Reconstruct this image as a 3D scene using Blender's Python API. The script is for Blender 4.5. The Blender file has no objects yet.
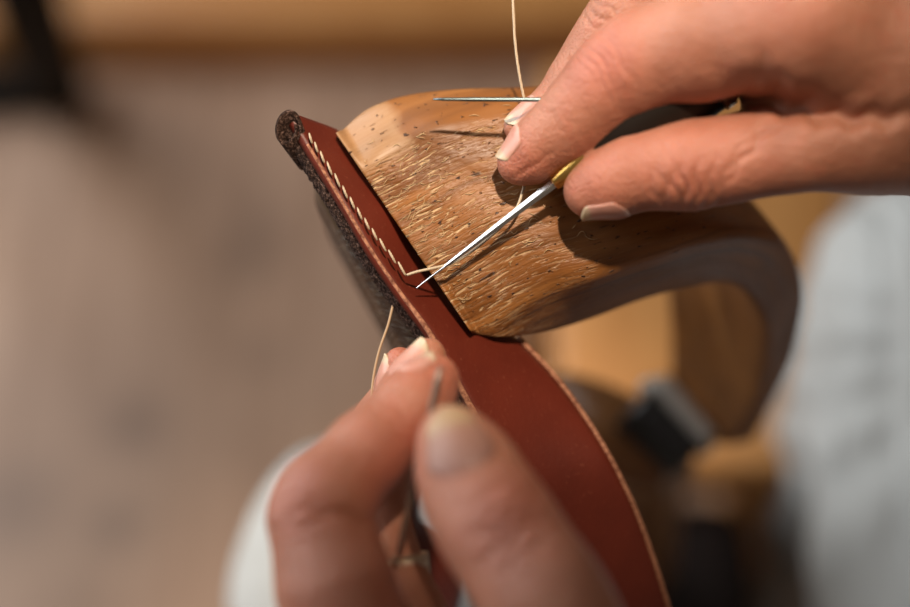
import bpy, math, random
import numpy as np
from mathutils import Vector, Matrix

# ------------------------------------------------------------------ camera
F = 1517.0                      # focal length in pixels for a 910 px wide frame
CX, CY = 455.0, 303.5
TILT = math.radians(32)
CAM = np.array([0.0, 0.0, 1.08])
RIGHT = np.array([1.0, 0.0, 0.0])
UP = np.array([0.0, math.cos(TILT), math.sin(TILT)])
FWD = np.array([0.0, math.sin(TILT), -math.cos(TILT)])
sc = bpy.context.scene
cd = bpy.data.cameras.new('camera')
cam = bpy.data.objects.new('camera', cd)
sc.collection.objects.link(cam)
cam.location = CAM
cam.rotation_euler = (TILT, 0, 0)
cd.sensor_width = 36.0
cd.lens = 36.0 * F / 910.0
cd.clip_start = 0.02
cd.dof.use_dof = True
cd.dof.focus_distance = 0.359
cd.dof.aperture_fstop = 3.2
sc.camera = cam

# ------------------------------------------------------------------ world, lights, exposure
w = bpy.data.worlds.new('world'); sc.world = w; w.use_nodes = True
w.node_tree.nodes['Background'].inputs[0].default_value = (0.92, 0.70, 0.52, 1)
w.node_tree.nodes['Background'].inputs[1].default_value = 0.135

def area(name, loc, target, size, power, col, spread=180):
    l = bpy.data.lights.new(name, 'AREA'); l.energy = power; l.color = col
    l.shape = 'DISK'; l.size = size; l.spread = math.radians(spread)
    o = bpy.data.objects.new(name, l); sc.collection.objects.link(o)
    o.location = loc
    o.rotation_euler = (Vector(target) - Vector(loc)).to_track_quat('-Z', 'Y').to_euler()
    return o
sl = bpy.data.lights.new('work_lamp', 'SPOT'); sl.energy = 47; sl.color = (1.0, 0.80, 0.60); sl.shadow_soft_size = 0.016
sl.spot_size = math.radians(19); sl.spot_blend = 1.0
so = bpy.data.objects.new('work_lamp', sl); sc.collection.objects.link(so); so.location = (0.055, 0.16, 1.62)
so.rotation_euler = (Vector((0.0, 0.245, 0.78)) - so.location).to_track_quat('-Z', 'Y').to_euler()
area('window_daylight', (-1.45, 0.95, 1.35), (-0.2, 0.3, 0.3), 2.0, 46, (0.95, 0.98, 1.0))
sc.view_settings.view_transform = 'Standard'
sc.view_settings.look = 'None'
sc.view_settings.exposure = 0.0
sc.view_settings.gamma = 1.0
sc.view_settings.use_curve_mapping = False
sc.cycles.use_denoising = True
sc.cycles.max_bounces = 6
random.seed(4)
RNG = np.random.default_rng(7)

# ------------------------------------------------------------------ coordinates
def C(px, py, d):               # point of the place in the camera's metric frame
    return np.array([(px - CX) / F * d, -(py - CY) / F * d, -d])
def to_world(p):
    p = np.asarray(p, dtype=float)
    return CAM + p[..., 0:1] * RIGHT + p[..., 1:2] * UP + (-p[..., 2:3]) * FWD
def W(px, py, d): return to_world(C(px, py, d))
def G(px, py, z):               # where the ray through a pixel meets height z
    v = C(px, py, 1.0); r = v[0] * RIGHT + v[1] * UP + FWD
    t = (z - CAM[2]) / r[2]
    return CAM + r * t

# ------------------------------------------------------------------ materials
def mat(name, base=(0.5, 0.5, 0.5), rough=0.5, metal=0.0, sss=0.0, spec=0.5):
    m = bpy.data.materials.new(name); m.use_nodes = True
    nt = m.node_tree; b = nt.nodes['Principled BSDF']
    b.inputs['Base Color'].default_value = (*base, 1)
    b.inputs['Roughness'].default_value = rough
    b.inputs['Metallic'].default_value = metal
    b.inputs['Specular IOR Level'].default_value = spec
    if sss:
        b.inputs['Subsurface Weight'].default_value = sss
        b.inputs['Subsurface Radius'].default_value = (1.0, 0.35, 0.2)
        b.inputs['Subsurface Scale'].default_value = 0.004
    return m, nt, b
def N(nt, t, **kw):
    n = nt.nodes.new(t)
    for k, v in kw.items():
        if k in n.inputs: n.inputs[k].default_value = v
        else: setattr(n, k, v)
    return n
def mapping(nt, src='Object', scale=(1, 1, 1), rot=(0, 0, 0)):
    tc = nt.nodes.new('ShaderNodeTexCoord'); mp = nt.nodes.new('ShaderNodeMapping')
    mp.inputs['Scale'].default_value = scale; mp.inputs['Rotation'].default_value = rot
    nt.links.new(tc.outputs[src], mp.inputs[0]); return mp.outputs[0]
def noise(nt, vec, scale, detail=4, rough=0.55, dist=0.0):
    n = N(nt, 'ShaderNodeTexNoise', Scale=scale, Detail=detail, Roughness=rough, Distortion=dist)
    if vec is not None: nt.links.new(vec, n.inputs['Vector'])
    return n.outputs['Fac']
def ramp(nt, fac, stops):
    r = nt.nodes.new('ShaderNodeValToRGB'); e = r.color_ramp.elements
    while len(e) > 1: e.remove(e[-1])
    e[0].position = stops[0][0]; e[0].color = (*stops[0][1], 1)
    for p, c in stops[1:]:
        x = e.new(p); x.color = (*c, 1)
    nt.links.new(fac, r.inputs[0]); return r.outputs[0]
def mix(nt, fac, a, b, mode='MIX'):
    m = nt.nodes.new('ShaderNodeMix'); m.data_type = 'RGBA'; m.blend_type = mode
    for s, v in ((0, fac), (6, a), (7, b)):
        if isinstance(v, (int, float)): m.inputs[s].default_value = v
        elif isinstance(v, tuple): m.inputs[s].default_value = (*v, 1)
        else: nt.links.new(v, m.inputs[s])
    return m.outputs[2]
def bump(nt, b, h, strength=0.3, dist=0.001, prev=None):
    n = N(nt, 'ShaderNodeBump', Strength=strength, Distance=dist)
    nt.links.new(h, n.inputs['Height'])
    if prev is not None: nt.links.new(prev, n.inputs['Normal'])
    nt.links.new(n.outputs[0], b.inputs['Normal']); return n.outputs[0]
def attr(nt, name):
    a = nt.nodes.new('ShaderNodeAttribute'); a.attribute_name = name; return a.outputs['Fac']
def math_(nt, op, a, b=0.0, clamp=False):
    m = nt.nodes.new('ShaderNodeMath'); m.operation = op; m.use_clamp = clamp
    for i, v in enumerate((a, b)):
        if isinstance(v, (int, float)): m.inputs[i].default_value = v
        else: nt.links.new(v, m.inputs[i])
    return m.outputs[0]

# skin
M_SKIN, nt, b = mat('skin', (0.6, 0.3, 0.2), 0.42, sss=0.25, spec=0.45)
v = mapping(nt)
n1 = noise(nt, v, 70, 4); n2 = noise(nt, v, 260, 3)
col = ramp(nt, n1, [(0.3, (0.32, 0.128, 0.076)), (0.7, (0.45, 0.205, 0.132))])
col = mix(nt, math_(nt, 'MULTIPLY', attr(nt, 'blush'), 0.6), col, (0.46, 0.125, 0.085))
col = mix(nt, ramp(nt, n2, [(0.55, (0, 0, 0)), (0.75, (0.35, 0.35, 0.35))]), col, (0.44, 0.13, 0.08))
nt.links.new(col, b.inputs['Base Color'])
vo = N(nt, 'ShaderNodeTexVoronoi', Scale=1500.0); nt.links.new(v, vo.inputs['Vector'])
p = bump(nt, b, vo.outputs['Distance'], 0.40, 0.0004)
vs = mapping(nt, 'Object', (1, 1, 1))
p = bump(nt, b, noise(nt, vs, 480, 5, 0.70), 0.50, 0.0010, p)
bump(nt, b, noise(nt, vs, 90, 3, 0.5), 0.25, 0.002, p)
# nails
M_NAIL, nt, b = mat('nail', (0.6, 0.3, 0.25), 0.28, sss=0.1, spec=0.5)
a = attr(nt, 'free_edge')
col = ramp(nt, a, [(0.0, (0.66, 0.42, 0.36)), (0.12, (0.50, 0.24, 0.19)), (0.72, (0.54, 0.28, 0.22)), (0.82, (0.52, 0.40, 0.28)), (1.0, (0.54, 0.43, 0.29))])
nt.links.new(col, b.inputs['Base Color'])
M_NAIL_DARK, nt, b = mat('nail_brown', (0.4, 0.2, 0.15), 0.5, spec=0.5)  # browner nail of the left thumb with a yellowish free edge
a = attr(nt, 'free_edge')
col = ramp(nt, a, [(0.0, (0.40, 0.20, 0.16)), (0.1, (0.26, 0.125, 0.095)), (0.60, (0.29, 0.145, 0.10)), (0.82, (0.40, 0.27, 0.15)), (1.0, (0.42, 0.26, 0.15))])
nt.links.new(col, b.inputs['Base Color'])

# worn wood of the clamp jaws, UV in metres: u from the jaw tip, v across the jaw
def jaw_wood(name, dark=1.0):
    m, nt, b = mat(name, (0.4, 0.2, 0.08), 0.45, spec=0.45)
    uv = mapping(nt, 'UV', (1, 1, 1))
    warp = N(nt, 'ShaderNodeTexNoise', Scale=60.0, Detail=3.0); nt.links.new(uv, warp.inputs['Vector'])
    sep = nt.nodes.new('ShaderNodeSeparateXYZ'); nt.links.new(uv, sep.inputs[0])
    add = nt.nodes.new('ShaderNodeVectorMath'); add.operation = 'MULTIPLY_ADD'
    nt.links.new(warp.outputs['Color'], add.inputs[0]); add.inputs[1].default_value = (0.0020, 0.0020, 0)
    nt.links.new(uv, add.inputs[2])
    def stretched(su, sv, rz=0.0, src=add.outputs[0]):
        mp = nt.nodes.new('ShaderNodeMapping'); mp.inputs['Scale'].default_value = (su, sv, 1)
        mp.inputs['Rotation'].default_value = (0, 0, rz)
        nt.links.new(src, mp.inputs[0]); return mp.outputs[0]
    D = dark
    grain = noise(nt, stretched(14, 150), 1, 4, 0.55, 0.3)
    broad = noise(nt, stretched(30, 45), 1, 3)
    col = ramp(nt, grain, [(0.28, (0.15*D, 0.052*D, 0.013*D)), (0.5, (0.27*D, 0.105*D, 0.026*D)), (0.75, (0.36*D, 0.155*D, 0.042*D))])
    col = mix(nt, ramp(nt, broad, [(0.35, (0.55, 0.55, 0.55)), (0.62, (0, 0, 0))]), col, (0.14*D, 0.050*D, 0.012*D))
    ring_ = noise(nt, stretched(9, 70, 0.05), 1, 2, 0.4)
    col = mix(nt, ramp(nt, ring_, [(0.46, (0, 0, 0)), (0.50, (0.45, 0.45, 0.45)), (0.54, (0, 0, 0))]), col, (0.10*D, 0.036*D, 0.010*D))
    # band across the jaw that the knife works on: v below the smooth rear bevel
    worked = N(nt, 'ShaderNodeMapRange'); worked.inputs['From Min'].default_value = 0.0415; worked.inputs['From Max'].default_value = 0.0450
    worked.inputs['To Min'].default_value = 1.0; worked.inputs['To Max'].default_value = 0.0
    nt.links.new(math_(nt, 'ADD', sep.outputs['Y'], math_(nt, 'MULTIPLY', broad, 0.004)), worked.inputs['Value'])
    # pale knife scratches, short dashes, denser by the tip
    sA = noise(nt, stretched(150, 1500, 0.22), 1, 2, 0.6, 0.5)
    sB = noise(nt, stretched(230, 1100, -0.35), 1, 2, 0.6, 0.6)
    sC = noise(nt, stretched(180, 900, 1.1), 1, 2, 0.6, 0.6)
    scr = math_(nt, 'MAXIMUM', ramp(nt, sA, [(0.56, (0, 0, 0)), (0.64, (1, 1, 1))]), ramp(nt, sB, [(0.62, (0, 0, 0)), (0.69, (0.9, 0.9, 0.9))]))
    scr = math_(nt, 'MAXIMUM', scr, ramp(nt, sC, [(0.66, (0, 0, 0)), (0.72, (0.8, 0.8, 0.8))]))
    patch = noise(nt, stretched(70, 90), 1, 3)
    near = N(nt, 'ShaderNodeMapRange'); near.inputs['From Min'].default_value = 0.004; near.inputs['From Max'].default_value = 0.034
    near.inputs['To Min'].default_value = 0.95; near.inputs['To Max'].default_value = 0.04
    nt.links.new(math_(nt, 'ADD', sep.outputs['X'], math_(nt, 'MULTIPLY', math_(nt, 'SUBTRACT', patch, 0.5), 0.07)), near.inputs['Value'])
    nearw = math_(nt, 'MULTIPLY', near.outputs[0], worked.outputs[0])
    scrm = math_(nt, 'MULTIPLY', scr, nearw)
    col = mix(nt, scrm, col, (0.58*D, 0.40*D, 0.215*D))
    # bare pale wood at the corner of the rear bevel
    bare = N(nt, 'ShaderNodeMapRange'); bare.inputs['From Min'].default_value = 0.016; bare.inputs['From Max'].default_value = 0.0195
    bare.inputs['To Min'].default_value = 0.50; bare.inputs['To Max'].default_value = 0.0
    nt.links.new(math_(nt, 'ADD', sep.outputs['X'], math_(nt, 'MULTIPLY', patch, 0.012)), bare.inputs['Value'])
    barem = math_(nt, 'MULTIPLY', math_(nt, 'MULTIPLY', bare.outputs[0], math_(nt, 'ADD', math_(nt, 'MULTIPLY', sA, 0.9), 0.5)), math_(nt, 'SUBTRACT', 1.0, worked.outputs[0]))
    col = mix(nt, barem, col, (0.46*D, 0.30*D, 0.165*D))
    # drying crack along the front side
    wob_ = noise(nt, stretched(26, 1), 1, 2)
    cd_ = math_(nt, 'ABSOLUTE', math_(nt, 'ADD', math_(nt, 'ADD', sep.outputs['Y'], 0.0115), math_(nt, 'MULTIPLY', math_(nt, 'SUBTRACT', wob_, 0.5), 0.006)))
    ck = N(nt, 'ShaderNodeMapRange'); ck.inputs['From Min'].default_value = 0.00035; ck.inputs['From Max'].default_value = 0.0001; ck.inputs['To Max'].default_value = 0.85
    nt.links.new(cd_, ck.inputs['Value'])
    col = mix(nt, ck.outputs[0], col, (0.03, 0.012, 0.005))
    # dark pits and cuts
    pit = noise(nt, stretched(420, 800, 0.6), 1, 2, 0.5)
    pitm = ramp(nt, pit, [(0.29, (1, 1, 1)), (0.34, (0, 0, 0))])
    col = mix(nt, pitm, col, (0.045, 0.017, 0.006))
    cut = noise(nt, stretched(90, 620, -0.35), 1, 2, 0.4)
    cutm = ramp(nt, cut, [(0.25, (0.85, 0.85, 0.85)), (0.29, (0, 0, 0))])
    col = mix(nt, cutm, col, (0.05, 0.02, 0.008))
    nt.links.new(col, b.inputs['Base Color'])
    nt.links.new(ramp(nt, grain, [(0.3, (0.36, 0.36, 0.36)), (0.7, (0.52, 0.52, 0.52))]), b.inputs['Roughness'])
    p = bump(nt, b, grain, 0.12, 0.001)
    p = bump(nt, b, scrm, 0.55, 0.0006, p)
    p = bump(nt, b, math_(nt, 'MULTIPLY', math_(nt, 'ADD', sA, sB), math_(nt, 'ADD', nearw, 0.10)), 0.40, 0.0009, p)
    bump(nt, b, math_(nt, 'MULTIPLY', math_(nt, 'MAXIMUM', pitm, cutm), -1.0), 0.7, 0.0006, p)
    return m
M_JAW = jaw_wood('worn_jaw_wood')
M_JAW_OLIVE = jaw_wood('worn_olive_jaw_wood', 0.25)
def wood(name, c1, c2, sc_=(4, 40, 40), rough=0.45, bs=0.15):
    m, nt, b = mat(name, c1, rough)
    v = mapping(nt, 'Object', sc_)
    g = noise(nt, v, 3, 5, 0.6, 0.5)
    nt.links.new(ramp(nt, g, [(0.3, c1), (0.7, c2)]), b.inputs['Base Color'])
    bump(nt, b, g, bs, 0.002); return m
M_STOCK = wood('stock_wood', (0.15, 0.060, 0.018), (0.26, 0.11, 0.034))
M_BENCH = wood('bench_wood', (0.46, 0.20, 0.055), (0.58, 0.28, 0.09), (30, 4, 30))
M_BOARD = wood('platform_wood', (0.36, 0.125, 0.022), (0.60, 0.29, 0.09), (1.6, 5, 14))
# leather
M_LEATHER, nt, b = mat('leather_grain_side', (0.135, 0.020, 0.009), 0.46, spec=0.4)
v = mapping(nt)
nn = noise(nt, v, 900, 4, 0.6)
col = ramp(nt, noise(nt, v, 45, 4), [(0.3, (0.090, 0.0125, 0.006)), (0.7, (0.126, 0.0185, 0.0085))])
col = mix(nt, ramp(nt, nn, [(0.62, (0, 0, 0)), (0.74, (0.3, 0.3, 0.3))]), col, (0.30, 0.09, 0.05))
nt.links.new(col, b.inputs['Base Color']); bump(nt, b, nn, 0.25, 0.0004)
M_FLESH, nt, b = mat('leather_flesh_edge', (0.06, 0.03, 0.02), 0.9, spec=0.15)
v = mapping(nt)
col = ramp(nt, noise(nt, v, 1300, 5, 0.75), [(0.36, (0.012, 0.007, 0.006)), (0.52, (0.070, 0.038, 0.028)), (0.64, (0.30, 0.19, 0.15))])
nt.links.new(col, b.inputs['Base Color']); bump(nt, b, noise(nt, v, 1100, 5, 0.7), 1.0, 0.0022)
M_RIM, nt, b = mat('leather_cut_rim', (0.36, 0.17, 0.09), 0.8, spec=0.2)
v = mapping(nt)
nt.links.new(ramp(nt, noise(nt, v, 900, 4, 0.7), [(0.35, (0.14, 0.05, 0.03)), (0.6, (0.42, 0.20, 0.12))]), b.inputs['Base Color'])
# thread, steel, brass
M_THREAD, nt, b = mat('waxed_thread', (0.70, 0.56, 0.38), 0.55)
wv = N(nt, 'ShaderNodeTexWave', Scale=900.0, Distortion=1.0); nt.links.new(mapping(nt, 'Object', (1, 0.6, 0.3)), wv.inputs['Vector'])
nt.links.new(ramp(nt, wv.outputs['Fac'], [(0.0, (0.36, 0.27, 0.17)), (0.5, (0.60, 0.50, 0.36))]), b.inputs['Base Color'])
bump(nt, b, wv.outputs['Fac'], 0.4, 0.0004)
M_THREAD_TAN = mat('tan_thread', (0.36, 0.24, 0.14), 0.6)[0]
M_STEEL, nt, b = mat('polished_steel', (0.70, 0.70, 0.71), 0.25, 1.0)
M_NEEDLE = mat('needle_steel', (0.16, 0.22, 0.24), 0.34, 1.0)[0]
M_DARKSTEEL = mat('dark_needle_steel', (0.26, 0.19, 0.15), 0.45, 0.7)[0]
M_BRASS = mat('brass', (0.72, 0.44, 0.12), 0.28, 1.0)[0]
M_HANDLE = mat('black_handle_wood', (0.010, 0.006, 0.004), 0.55, spec=0.25)[0]
M_SILVER = mat('aged_silver', (0.70, 0.62, 0.50), 0.30, 1.0)[0]
M_BLACK = mat('black_metal', (0.008, 0.007, 0.006), 0.7, spec=0.15)[0]
M_ROLLER = mat('black_roller', (0.015, 0.015, 0.016), 0.28)[0]
M_BRACKET = mat('grey_bracket_metal', (0.50, 0.48, 0.44), 0.5, 0.1)[0]
M_GREY = mat('grey_box_card', (0.30, 0.31, 0.30), 0.8)[0]
M_SHADE_SEAT = mat('dark_shade_seat', (0.012, 0.0055, 0.004), 0.65, spec=0.25)[0]  # near-black colour stands for the shade between the legs
# trousers
M_CLOTH, nt, b = mat('off_white_cloth', (0.66, 0.67, 0.65), 0.9, spec=0.15)
v = mapping(nt)
nt.links.new(ramp(nt, noise(nt, v, 14, 4), [(0.35, (0.40, 0.405, 0.39)), (0.65, (0.50, 0.515, 0.505))]), b.inputs['Base Color'])
mp = mapping(nt, 'Object', (52, 7, 7), (0, 0, 0.10))
bump(nt, b, noise(nt, mp, 1, 3, 0.5, 0.3), 0.8, 0.022)
# floor
M_FLOOR, nt, b = mat('floor_planks', (0.3, 0.2, 0.14), 0.5)
v = mapping(nt, 'Object', (1, 1, 1), (0, 0, math.radians(90)))
bk = N(nt, 'ShaderNodeTexBrick'); nt.links.new(v, bk.inputs['Vector'])
bk.inputs['Scale'].default_value = 1.0; bk.inputs['Brick Width'].default_value = 1.9; bk.inputs['Row Height'].default_value = 0.118
bk.inputs['Mortar Size'].default_value = 0.002
bk.inputs['Color1'].default_value = (0.33, 0.205, 0.14, 1); bk.inputs['Color2'].default_value = (0.40, 0.25, 0.17, 1); bk.inputs['Mortar'].default_value = (0.12, 0.07, 0.045, 1)
g = noise(nt, mapping(nt, 'Object', (26, 2.5, 1)), 1, 5, 0.6, 0.8)
col = mix(nt, 0.55, bk.outputs['Color'], ramp(nt, g, [(0.3, (0.19, 0.105, 0.06)), (0.65, (0.43, 0.295, 0.215))]))
kn = noise(nt, mapping(nt, 'Object', (9, 5, 1)), 1, 2, 0.4)
col = mix(nt, ramp(nt, kn, [(0.56, (0, 0, 0)), (0.72, (0.7, 0.7, 0.7))]), col, (0.13, 0.08, 0.055))
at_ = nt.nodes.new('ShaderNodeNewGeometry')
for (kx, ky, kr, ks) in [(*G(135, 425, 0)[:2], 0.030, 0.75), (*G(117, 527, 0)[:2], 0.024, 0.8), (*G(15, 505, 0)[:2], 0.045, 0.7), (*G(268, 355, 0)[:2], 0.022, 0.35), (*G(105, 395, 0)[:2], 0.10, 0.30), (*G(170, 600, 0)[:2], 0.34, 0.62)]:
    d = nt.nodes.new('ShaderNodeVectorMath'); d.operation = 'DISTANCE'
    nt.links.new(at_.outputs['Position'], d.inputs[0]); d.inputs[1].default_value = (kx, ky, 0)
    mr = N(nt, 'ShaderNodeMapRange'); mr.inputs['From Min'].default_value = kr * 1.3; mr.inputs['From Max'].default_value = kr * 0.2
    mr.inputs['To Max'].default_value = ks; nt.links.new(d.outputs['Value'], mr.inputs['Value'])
    col = mix(nt, mr.outputs[0], col, (0.085, 0.055, 0.045) if kr < 0.3 else (0.16, 0.095, 0.055))  # widest patch: darker planks with the seated person's shade painted in
col = mix(nt, 1.0, col, (1.28, 1.25, 1.22), 'MULTIPLY')
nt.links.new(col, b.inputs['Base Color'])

# ------------------------------------------------------------------ object helpers
def tag(o, label, cat, group=None, kind=None):
    o['label'] = label
    if cat: o['category'] = cat
    if group: o['group'] = group
    if kind: o['kind'] = kind
    return o
def thing(name, label, cat, loc, group=None):
    o = bpy.data.objects.new(name, None); sc.collection.objects.link(o)
    o.location = loc; o.empty_display_size = 0.02
    return tag(o, label, cat, group)
def wloc(o):
    l = np.array(o.location, dtype=float)
    while o.parent: o = o.parent; l = l + np.array(o.location)
    return l
def obj(name, V, Fc, m, parent=None, uv=None, smooth=True, attrs=None, origin=None):
    V = np.asarray(V, dtype=float)
    base = wloc(parent) if parent else np.zeros(3)
    org = np.array(origin, dtype=float) if origin is not None else (V.mean(0) if len(V) else base)
    me = bpy.data.meshes.new(name)
    me.from_pydata((V - org).tolist() if len(V) < 60000 else list(map(tuple, (V - org))), [], [tuple(int(i) for i in f) for f in Fc])
    me.update()
    if smooth: me.polygons.foreach_set('use_smooth', [True] * len(me.polygons))
    if uv is not None:
        l = me.uv_layers.new(name='UVMap'); vi = np.empty(len(me.loops), dtype=np.int32)
        me.loops.foreach_get('vertex_index', vi)
        l.data.foreach_set('uv', np.asarray(uv, dtype=np.float32)[vi].ravel())
    for k, a in (attrs or {}).items():
        at = me.attributes.new(k, 'FLOAT', 'POINT'); at.data.foreach_set('value', np.asarray(a, dtype=np.float32))
    me.materials.append(m)
    o = bpy.data.objects.new(name, me); sc.collection.objects.link(o)
    if parent: o.parent = parent
    o.location = org - base
    return o
def catmull(P, n):
    P = np.asarray(P, dtype=float); m = len(P)
    Q = np.vstack([2 * P[0] - P[1], P, 2 * P[-1] - P[-2]])
    ts = np.linspace(0, m - 1, n); out = []
    for t in ts:
        i = min(int(t), m - 2); u = t - i
        a, b_, c, d = Q[i], Q[i + 1], Q[i + 2], Q[i + 3]
        out.append(0.5 * (2 * b_ + (c - a) * u + (2 * a - 5 * b_ + 4 * c - d) * u * u + (3 * b_ - a - 3 * c + d) * u ** 3))
    return np.array(out)
def grid_faces(n, m, closed=True, off=0):
    Fc = []
    for i in range(n - 1):
        for j in range(m if closed else m - 1):
            k = (j + 1) % m
            Fc.append((off + i * m + j, off + i * m + k, off + (i + 1) * m + k, off + (i + 1) * m + j))
    return Fc
def tube(P, R, seg=12, caps=True, flat=None):
    """swept circle; P world points, R radius or list"""
    P = np.asarray(P, dtype=float); n = len(P)
    R = np.full(n, R) if np.isscalar(R) else np.asarray(R)
    T = np.gradient(P, axis=0); T /= np.linalg.norm(T, axis=1)[:, None] + 1e-12
    ref = np.array([0.3, 0.2, 0.93]); V = []
    s = np.cross(T[0], ref); s /= np.linalg.norm(s)
    for i in range(n):
        s = s - T[i] * np.dot(s, T[i]); s /= np.linalg.norm(s); u = np.cross(T[i], s)
        for k in range(seg):
            a = 2 * math.pi * k / seg
            V.append(P[i] + R[i] * (math.cos(a) * s + math.sin(a) * u))
    Fc = grid_faces(n, seg)
    if caps:
        Fc.append(tuple(range(seg))[::-1]); Fc.append(tuple(range((n - 1) * seg, n * seg)))
    return np.array(V), Fc
def merge(parts):
    V, Fc = [], []; o = 0
    for v_, f_ in parts:
        V.append(v_); Fc += [tuple(i + o for i in f) for f in f_]; o += len(v_)
    return np.vstack(V), Fc
def slab(F1, B1, F2, B2, n=120, rho=0.12, cs=10, side=26, fn=None):
    """solid lofted through four rails (front top, back top, front bottom, back bottom); rails in the camera's frame"""
    rails = [catmull([C(*p) for p in r], n) for r in (F1, B1, F2, B2)]
    def seq(a, b_, k): return np.linspace(a, b_, k, endpoint=False)
    ring = []
    rx, ry = rho, min(0.45, rho * 2.0)
    ring += [(u, 0) for u in seq(rx, 1 - rx, side)]
    ring += [(1 - rx + rx * math.sin(a), ry - ry * math.cos(a)) for a in seq(0, math.pi / 2, cs)]
    ring += [(1, v_) for v_ in seq(ry, 1 - ry, 6)]
    ring += [(1 - rx + rx * math.cos(a), 1 - ry + ry * math.sin(a)) for a in seq(0, math.pi / 2, cs)]
    ring += [(u, 1) for u in seq(1 - rx, rx, side)]
    ring += [(rx - rx * math.sin(a), 1 - ry + ry * math.cos(a)) for a in seq(0, math.pi / 2, cs)]
    ring += [(0, v_) for v_ in seq(1 - ry, ry, 6)]
    ring += [(rx - rx * math.cos(a), ry - ry * math.sin(a)) for a in seq(0, math.pi / 2, cs)]
    V, UV = [], []
    fr = rails[0]; arc = np.concatenate([[0], np.cumsum(np.linalg.norm(np.diff(fr, axis=0), axis=1))])
    for i in range(n):
        f1, b1, f2, b2 = (r[i] for r in rails)
        prev = None; s = 0.0
        for (u, v_) in ring:
            p = (1 - v_) * ((1 - u) * f1 + u * b1) + v_ * ((1 - u) * f2 + u * b2)
            if prev is not None: s += np.linalg.norm(p - prev)
            prev = p; V.append(p); UV.append((arc[i], s))
        tail = cs + 6
        last = s + np.linalg.norm(V[-len(ring)] - p)
        for q_ in range(len(UV) - tail, len(UV)): UV[q_] = (UV[q_][0], UV[q_][1] - last)
    m = len(ring)
    Fc = grid_faces(n, m); Fc.append(tuple(range(m))[::-1]); Fc.append(tuple(range((n - 1) * m, n * m)))
    V = np.array(V)
    global ring_uv
    ring_uv = ring
    if fn: V = fn(V)
    return to_world(V), Fc, np.array(UV), V, m, ring
def box(c, s, R=None, bev=0.0, seg=2):
    """bevelled box as verts/faces"""
    import bmesh
    bm = bmesh.new(); bmesh.ops.create_cube(bm, size=1)
    for v_ in bm.verts: v_.co = Vector((v_.co.x * s[0], v_.co.y * s[1], v_.co.z * s[2]))
    if bev: bmesh.ops.bevel(bm, geom=bm.edges[:], offset=bev, segments=seg, affect='EDGES', profile=0.5)
    bm.verts.index_update()
    V = np.array([v_.co[:] for v_ in bm.verts]); Fc = [tuple(v_.index for v_ in f.verts) for f in bm.faces]; bm.free()
    if R is not None: V = V @ np.array(R).T
    return V + np.array(c), Fc
def rotz(a): return np.array([[math.cos(a), -math.sin(a), 0], [math.sin(a), math.cos(a), 0], [0, 0, 1]])

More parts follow.
